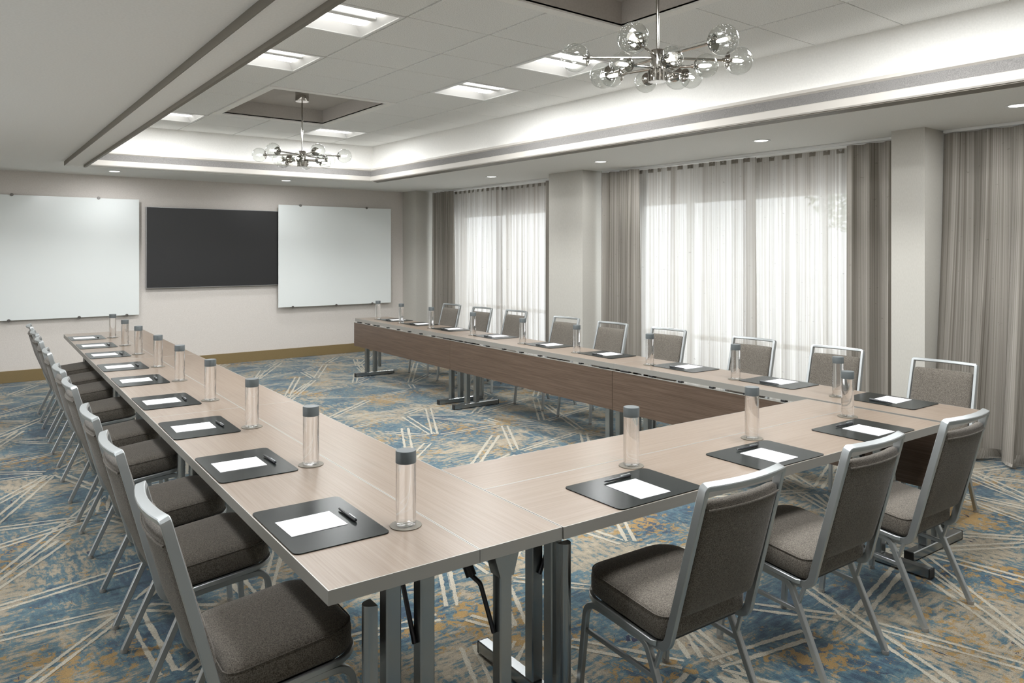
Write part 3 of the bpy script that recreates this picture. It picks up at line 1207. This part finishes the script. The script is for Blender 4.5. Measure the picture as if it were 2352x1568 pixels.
# ------------------------------------------------------------------ tables
TW = 0.457        # top width; leaf width 0.305
LW = 0.305
TH = 0.74
EDGE = 0.0385


def table_top(name, w, h0, L, mat, parent):
    """board w deep with laminate face and metal-look edge band"""
    t = empty(name) if False else None
    body = MB().box(-L / 2 + 0.0015, h0 + 0.0015, TH - EDGE + 0.001, L / 2 - 0.0015, h0 + w - 0.0015, TH - 0.0003, 0.0, 1).build(name, mat, parent, 0)
    e = MB()
    e.box(-L / 2, h0, TH - EDGE, L / 2, h0 + 0.003, TH).box(-L / 2, h0 + w - 0.003, TH - EDGE, L / 2, h0 + w, TH)
    e.box(-L / 2, h0 + 0.003, TH - EDGE, -L / 2 + 0.003, h0 + w - 0.003, TH).box(L / 2 - 0.003, h0 + 0.003, TH - EDGE, L / 2, h0 + w - 0.003, TH)
    e.build('edge_band', 'edge', body, 0)
    return body


def make_table(L, leaf_up, label, loc, rz, group, support_leg=True):
    o = empty('folding_table', tw(*loc), rz - TA)
    tag(o, label, 'table', group)
    table_top('tabletop', TW, 0.0, L, 'wood', o)
    if leaf_up:
        table_top('leaf', LW, TW + 0.0016, L, 'wood', o)
    else:
        y = TW - 0.006
        lf = MB().box(-L / 2 + 0.001, y, 0.386, L / 2 - 0.001, y + 0.022, 0.686, 0.0015, 1).build('leaf', 'shaded', o, 0)
        MB().box(-L / 2 + 0.001, y - 0.001, 0.686, L / 2 - 0.001, y + 0.023, 0.6885).build('edge_band', 'edge', lf, 0)
        n = 9
        for k in range(n):
            x = -L / 2 + 0.12 + (L - 0.24) * k / (n - 1)
            ww = 0.045 if k in (0, n - 1) else 0.016
            MB().box(x - ww, y - 0.02, 0.6885, x + ww, y + 0.012, TH - EDGE, 0.001, 1).build('hinge', 'black', o, 0)
    # under-frame rail
    MB().box(-L / 2 + 0.1, 0.19, TH - EDGE - 0.03, L / 2 - 0.1, 0.215, TH - EDGE, 0.003, 1).build('apron_rail', 'steel', o, 0)
    for sg in (-1, 1):
        X = sg * (L / 2 - 0.155)
        y1 = 0.70 if leaf_up else 0.525
        f = MB().box(X - 0.024, -0.015, 0.006, X + 0.024, y1, 0.052, 0.004, 1).build('foot', 'steel', o, 0)
        for yy in (-0.017, y1 - 0.006):
            MB().box(X - 0.025, yy, 0.004, X + 0.025, yy + 0.008, 0.053, 0.002, 1).build('end_cap', 'black', f, 0)
        for yy in (0.05, y1 - 0.09):
            MB().lathe([(0.016, 0.0), (0.018, 0.003), (0.012, 0.007)], 12, Matrix.Translation((X, yy, 0))).build('glide', 'black', f)
        for yy in (0.25, 0.36):
            MB().box(X - 0.024, yy - 0.024, 0.052, X + 0.024, yy + 0.024, TH - EDGE, 0.004, 1).build('leg', 'steel', o, 0)
        # half-round channel that hangs beside the posts
        ch = MB()
        rs = []
        for z in (0.11, 0.60):
            rs.append([Vector((X + 0.026 * math.cos(a), 0.198 - 0.036 * math.sin(a), z)) for a in [PI * k / 8 for k in range(9)]])
        ch.rings(rs, True, True)
        ch.build('channel', 'steel', o)
        # folding brace with its dark cylinder
        br = MB().tube(fillet([(X - sg * 0.004, 0.330, 0.44), (X - sg * 0.065, 0.322, 0.60), (X - sg * 0.10, 0.318, 0.63), (X - sg * 0.17, 0.31, TH - EDGE - 0.004)], 0.02, 3), 0.0075, n=8).build('brace', 'rod', o)
        MB().tube([(X - sg * 0.115, 0.316, 0.644), (X - sg * 0.165, 0.311, 0.696)], 0.013, n=12).build('cylinder', 'black', br)
        if leaf_up and support_leg:
            XS = sg * (L / 2 - 0.07)
            MB().box(XS - 0.022, 0.562, 0.004, XS + 0.022, 0.606, 0.635, 0.004, 1).build('leg', 'steel', o, 0)
            t = MB()
            pr = ((-0.024, 0.615), (0.024, 0.615), (0.05, TH - EDGE), (-0.05, TH - EDGE))
            t.rings([[Vector((XS - 0.027, 0.584 + a, z)) for a, z in pr], [Vector((XS + 0.027, 0.584 + a, z)) for a, z in pr]])
            t.build('leaf_bracket', 'steel', o, 0)
            b2 = MB().tube(fillet([(XS - sg * 0.006, 0.557, 0.44), (XS - sg * 0.04, 0.53, 0.585), (XS - sg * 0.075, 0.515, 0.605)], 0.02, 3), 0.0075, n=8).build('brace', 'rod', o)
            MB().tube([(XS - sg * 0.07, 0.517, 0.600), (XS - sg * 0.12, 0.500, 0.698)], 0.017, n=12).build('cylinder', 'black', b2)
    return o


TL = 2.4372
PITCH = 2.438
for k in range(3):
    yc = 1.818 + PITCH * (k + 0.5)
    w = ('closest to the screen wall', 'in the middle of its row', 'at the cross table end')[2 - k]
    make_table(TL, True, 'taupe folding table with raised leaf, row opposite the windows, %s' % w, (0.720, yc, 0), -PI / 2, 'folding tables of the U')
    make_table(TL, False, 'taupe folding table with dropped shade-darkened leaf, window row, %s' % w, (4.440, yc, 0), PI / 2, 'folding tables of the U')
make_table(2.462, True, 'taupe folding table set across as the cross table of the U', (1.4865 + 1.231, 1.815, 0), 0.0, 'folding tables of the U', False)


# ------------------------------------------------------------------ chairs (origin on the floor, facing +y)
def make_chair():
    o = empty('banquet_chair')
    # seat
    out = round_rect(-0.215, -0.155, 0.215, 0.238, (0.045, 0.095), 7)

    def fs(a, b, h):
        # slight saddle: the front edge falls away
        drop = 0.012 * max(0.0, (b - 0.12) / 0.12) ** 2 if b > 0.12 else 0.0
        return Vector((a * (1.0 + 0.06 * b), b, h - drop + 0.11 * (b - 0.06)))
    seat = cushion(MB(), out, [(0.016, 0.386), (0.004, 0.392), (0.0, 0.405), (0.0, 0.448), (0.004, 0.462), (0.013, 0.472),
                               (0.035, 0.481), (0.075, 0.487), (0.13, 0.490), (0.17, 0.491)], fs).build('seat', 'fabric', o, 60)
    pip = MB()
    ring = [fs(p[0] * 0.985, p[1] * 0.985, 0.4655) for p in out]
    pip.tube(ring + [ring[0], ring[1]], 0.0022, n=6)
    pip.build('piping', 'fabric', seat)
    # seat frame band under the cushion
    sf = MB()
    oo = [Vector((a * (1.0 + 0.06 * b), b, 0.377 + 0.11 * (b - 0.06))) for a, b in out]
    side_r = [p for p in oo if p.x > 0 and p.y > -0.12]
    side_l = [p for p in oo if p.x <= 0 and p.y > -0.12]
    side_r.sort(key=lambda p: math.atan2(p.y - 0.04, p.x))
    side_l.sort(key=lambda p: math.atan2(p.y - 0.04, p.x) % (2 * PI))
    sf.tube([Vector((0.206, -0.12, 0.357))] + side_r + side_l + [Vector((-0.206, -0.12, 0.357))], 0.016, 0.018)
    sf.build('seat_frame', 'frame', o)
    pl = MB()
    cushion(pl, out, [(0.02, 0.374), (0.02, 0.387)], lambda a, b, h: Vector((a, b, h + 0.11 * (b - 0.06))))
    pl.build('seat_pan', 'black', o)
    # lean of the back
    yb, zb, yt, zt = -0.176, 0.43, -0.300, 0.892
    bn = Vector((0, zt - zb, yt - yb)) * -1.0
    bn = Vector((0, -(zt - zb), (yt - yb))).normalized()      # points backwards
    def back_y(z):
        return yb + (yt - yb) * (z - zb) / (zt - zb)

    def bow(x):
        return 0.024 * (1 - (x / 0.19) ** 2)
    # frame: J under the seat, up the side, bowed top rail, down again
    W0, W1 = 0.197, 0.189
    side = fillet([(-W0, -0.060, 0.352), (-W0, -0.158, 0.346), (-W1, yt, zt)], [0.05], 6)
    xs = [-0.160, -0.12, -0.06, 0.0, 0.06, 0.12, 0.160]
    rail = [Vector((x, yt - bow(x), zt)) for x in xs]
    corner = fillet([side[-2] * 0.1 + side[-1] * 0.9, Vector((-W1, yt, zt)), rail[0]], 0.011, 3)
    half = side[:-1] + corner
    mir = [Vector((-p.x, p.y, p.z)) for p in reversed(half)]
    path = half + rail[1:-1] + mir
    nrm = []
    for i, p in enumerate(path):
        a, b = path[max(i - 1, 0)], path[min(i + 1, len(path) - 1)]
        t = (b - a).normalized()
        if abs(t.x) < 0.2 and p.z < 0.6:
            n = Vector((1, 0, 0)).cross(t)
            if p.x > 0:
                n = -n
            nrm.append(-n if n.dot(bn) < 0 and p.z > 0.45 else n)
        else:
            nrm.append(bn)
    # keep neighbouring normals on the same side
    for i in range(1, len(nrm)):
        if nrm[i].dot(nrm[i - 1]) < 0:
            nrm[i] = -nrm[i]
    MB().tube(path, 0.019, 0.030, nrm).build('back_frame', 'frame', o, 30)
    # upholstered back pad
    pout = round_rect(-0.178, 0.452, 0.178, 0.842, 0.022, 5)

    def fp(a, z, h):
        y = back_y(z) - bow(a) * min(1.0, (z - 0.43) / 0.2)
        p = Vector((a, y, z)) - bn * h
        return p
    cb = (0.452 + 0.842) / 2
    pad = MB()
    # subdivide outline edges so that the bow is followed
    dense = []
    for i, p in enumerate(pout):
        q = pout[(i + 1) % len(pout)]
        d = math.hypot(q[0] - p[0], q[1] - p[1])
        m = max(1, int(d / 0.045))
        for k in range(m):
            dense.append((p[0] + (q[0] - p[0]) * k / m, p[1] + (q[1] - p[1]) * k / m))
    cushion(pad, dense, [(0.16, -0.016), (0.10, -0.0165), (0.03, -0.016), (0.008, -0.013), (0.0, -0.006), (0.0, 0.012), (0.008, 0.022),
                         (0.03, 0.029), (0.08, 0.033), (0.13, 0.034), (0.165, 0.0345)], fp)
    backrest = pad.build('backrest', 'fabric', o, 60)
    pp = MB()
    seam = [fp(x, 0.823, -0.0165) for x in (-0.172, -0.12, -0.06, 0, 0.06, 0.12, 0.172)]
    pp.tube(seam, 0.0035, n=6)
    pp.build('piping', 'fabric', backrest)
    # legs: two bent tubes on each side, meeting under the seat
    for sg in (-1, 1):
        xf, xr, xm = sg * 0.222, sg * 0.210, sg * 0.203
        fpts = fillet([(xf, 0.240, 0.012), (xm + sg * 0.006, 0.208, 0.370), (xm, 0.07, 0.357)], 0.055, 6)
        rpts = fillet([(xr, -0.228, 0.012), (xm, -0.075, 0.342), (xm, 0.07, 0.357)], 0.05, 6)
        for pts in (fpts, rpts):
            ns = []
            for i in range(len(pts)):
                ns.append(Vector((1, 0, 0)))
            leg = MB().tube(pts, 0.023, 0.021, ns).build('leg', 'frame', o, 30)
            f = pts[0]
            MB().lathe([(0.0135, 0.0), (0.0145, 0.004), (0.0135, 0.016)], 12, Matrix.Translation((f.x, f.y, 0))).build('glide', 'glide', leg)
        MB().tube([(xf * 0.965, 0.226, 0.268), (xr * 0.985, -0.122, 0.245)], 0.016, 0.013, [Vector((1, 0, 0))] * 2).build('stretcher', 'frame', o, 30)
        MB().tube([(xm, -0.112, 0.270), (xm * 0.98, -0.135, 0.340)], 0.012, 0.016, [Vector((1, 0, 0))] * 2).build('gusset', 'frame', o, 30)
    MB().tube([(-0.20, -0.085, 0.326), (0.20, -0.085, 0.326)], 0.016, 0.016).build('cross_bar', 'frame', o, 30)
    MB().tube([(-0.20, 0.17, 0.362), (0.20, 0.17, 0.362)], 0.016, 0.016).build('cross_bar', 'frame', o, 30)
    return o


CHAIR = make_chair()
index_kids(CHAIR)
LROW = [2.32, 3.13, 3.78, 4.68, 5.32, 6.265, 7.135, 7.78, 8.52]
RROW = [(5.062, 2.31), (5.148, 3.09), (5.14, 3.82), (5.14, 4.74), (5.145, 5.49), (5.152, 6.22), (5.255, 7.29), (5.197, 7.94), (5.19, 8.68)]
FROW = [1.962, 2.728, 3.460]
rc = random.Random(3)
seats = []
for k, y in enumerate(LROW):
    seats.append((0.700, y, -PI / 2, 'grey tweed metal chair, %s from the screen wall, row opposite the windows' % ordw[8 - k], 'chairs opposite the windows'))
for k, (x, y) in enumerate(RROW):
    seats.append((x - 0.30, y, PI / 2 + math.radians(3.5), 'grey tweed metal chair, %s from the screen wall, row beside the windows' % ordw[8 - k], 'chairs beside the windows'))
for k, x in enumerate(FROW):
    seats.append((x, 1.80, 0.0, 'grey tweed metal chair at the cross table, %s from the windows' % ordw[2 - k], 'chairs at the cross table'))
for k, (x, y, rz, lab, grp) in enumerate(seats):
    c = CHAIR if k == 0 else copy_tree(CHAIR)
    c.location = tw(x, y, 0)
    c.rotation_euler = (0, 0, rz - TA + math.radians(rc.uniform(-1.2, 1.2)))
    tag(c, lab, 'chair', grp)


# ------------------------------------------------------------------ place settings
def rounded_slab(x0, y0, x1, y1, r, z0, z1):
    ol = round_rect(x0, y0, x1, y1, r, 5)
    mb = MB()
    mb.rings([[Vector((a, b, z)) for a, b in ol] for z in (z0, z1)])
    return mb


MAT_ME = rounded_slab(-0.21, 0.0, 0.21, 0.30, 0.022, 0, 0.003).mesh('desk_mat', 'mat')
PAPER_ME = MB().box(-0.0725, -0.09, 0, 0.0725, 0.09, 0.0016).mesh('note_paper', 'paper', 0)
_pm = MB()
_pm.box(-0.062, -0.083, 0.0016, -0.040, -0.0815, 0.0017).box(-0.062, -0.079, 0.0016, -0.046, -0.0775, 0.0017)
PRINT_ME = _pm.mesh('printed_mark', 'print', 0)
PEN_R = 0.0055


def pen():
    o = empty('pen')
    rx = Matrix.Translation((0, 0, PEN_R + 0.0006)) @ Matrix.Rotation(PI / 2, 4, 'Y')
    MB().lathe([(0.001, -0.070), (0.0028, -0.066), (0.0042, -0.056), (0.0048, -0.02), (0.005, 0.012)], 12, rx).build('barrel', 'penbody', o)
    MB().lathe([(0.0054, 0.012), (PEN_R, 0.016), (PEN_R, 0.066), (0.0042, 0.070)], 12, rx).build('pen_cap', 'penbody', o)
    MB().box(0.018, -0.0016, 2 * PEN_R + 0.0002, 0.066, 0.0016, 2 * PEN_R + 0.0022).build('clip', 'frame', o, 0)
    return o


COASTER_ME = MB().lathe([(0.0495, 0.0), (0.050, 0.0006), (0.050, 0.0016), (0.0495, 0.0022)], 36).mesh('coaster', 'coaster')


def bottle():
    o = empty('water_bottle')
    r = 0.0315
    MB().lathe([(0.004, 0.004), (0.018, 0.004), (0.024, 0.0005), (0.0285, 0.0015), (0.0312, 0.006), (r, 0.012), (r, 0.192), (0.0305, 0.1945), (0.0305, 0.196)], 36).build('glass_body', 'bottle', o)
    MB().lathe([(0.0310, 0.1962), (0.0322, 0.1968), (0.0322, 0.2325), (0.0312, 0.2345), (0.002, 0.2347)], 36).build('bottle_cap', 'cap', o)
    # lettering running down the bottle
    cu = bpy.data.curves.new('lettering', 'FONT')
    cu.body = 'VOSS'
    cu.size = 0.022
    cu.space_character = 1.45
    cu.align_x = 'CENTER'
    cu.align_y = 'CENTER'
    t = bpy.data.objects.new('lettering_source', cu)
    COL.objects.link(t)
    dg = bpy.context.evaluated_depsgraph_get()
    dg.update()
    src = t.evaluated_get(dg).to_mesh()
    bm = bmesh.new()
    bm.from_mesh(src)
    t.evaluated_get(dg).to_mesh_clear()
    bpy.data.objects.remove(t)
    bpy.data.curves.remove(cu)
    bmesh.ops.subdivide_edges(bm, edges=[e for e in bm.edges if e.calc_length() > 0.006], cuts=2)
    for v in bm.verts:
        a = v.co.y / (r + 0.0003)
        v.co = Vector(((r + 0.0003) * math.cos(a), (r + 0.0003) * math.sin(a), 0.105 - v.co.x))
    w = MB()
    w.bm.free()
    w.bm = bm
    w.build('lettering', 'lettering', o, 0, fix=False)
    return o


PEN = pen()
BOT = bottle()
index_kids(PEN)
index_kids(BOT)
first = True
rp = random.Random(11)


def setting(loc, rz, where, bx, by, txt, bspin):
    """place setting at the table edge: local x along the edge, y towards the table's inside"""
    global first
    rz -= TA
    mt = Matrix.Translation(tw(*loc)) @ Matrix.Rotation(rz, 4, 'Z')

    def put(o, x, y, z, a):
        o.location = mt @ Vector((x, y, z))
        o.rotation_euler = (0, 0, rz + a)
    m = mesh_obj('desk_mat', MAT_ME)
    put(m, 0, 0.006, 0, math.radians(rp.uniform(-0.6, 0.6)))
    tag(m, 'black rounded desk mat, %s' % where, 'desk mat', 'desk mats on the tables')
    p = mesh_obj('note_paper', PAPER_ME)
    put(p, rp.uniform(-0.006, 0.006), 0.132, 0.0031, math.radians(rp.uniform(-1.5, 1.5)))
    mesh_obj('printed_mark', PRINT_ME, p)
    tag(p, 'white note paper on desk mat, %s' % where, 'note paper', 'note papers on the desk mats')
    pn = PEN if first else copy_tree(PEN)
    put(pn, rp.uniform(-0.01, 0.01), 0.252, 0.0031, math.radians(rp.uniform(-3, 3)))
    tag(pn, 'dark capped pen on desk mat, %s' % where, 'pen', 'pens on the desk mats')
    c = mesh_obj('coaster', COASTER_ME)
    put(c, bx, by, 0.0001, 0)
    tag(c, 'flat round coaster under bottle, %s' % where, 'coaster', 'coasters under the bottles')
    b = BOT if first else copy_tree(BOT)
    put(b, bx, by, 0.0022, 0)
    ca = math.atan2(-b.location.y, -b.location.x)          # lettering is turned to one edge of the bottle
    b.rotation_euler = (0, 0, ca - math.radians(bspin))
    tag(b, 'clear bottle with grey cap, %s' % where, 'bottle', 'water bottles on the tables')
    first = False


Z = TH + 0.0003
LM = [2.292, 3.095, 3.885, 4.675, 5.53, 6.275, 7.075, 7.82, 8.58]
LBt = [2.114, 2.941, 3.745, 4.561, 5.377, 6.124, 6.973, 7.693, 8.471]
RBt = [2.516, 3.257, 4.053, 4.910, 5.693, 6.563, 7.44, 8.18, 8.83]
FM = [1.945, 2.712, 3.478]
FB = [2.136, 2.905, 3.698]
for k in range(9):
    setting(Vector((0.720, LM[k], Z)), -PI / 2, '%s from the screen wall, row opposite windows' % ordw[8 - k], -(LBt[k] - LM[k]), 0.372, 0,
            102 if k < 3 else rp.uniform(74, 90))
for k in range(9):
    yc = RBt[k] - 0.245
    setting(Vector((4.440, yc, Z)), PI / 2, '%s from the screen wall, row beside windows' % ordw[8 - k], 0.245, 0.275, 0,
            rp.uniform(76, 104))
for k in range(3):
    setting(Vector((FM[k], 1.815, Z)), 0.0, 'cross table, %s from the windows' % ordw[2 - k], FB[k] - FM[k], 0.365, 0,
            84 if k == 1 else 104)
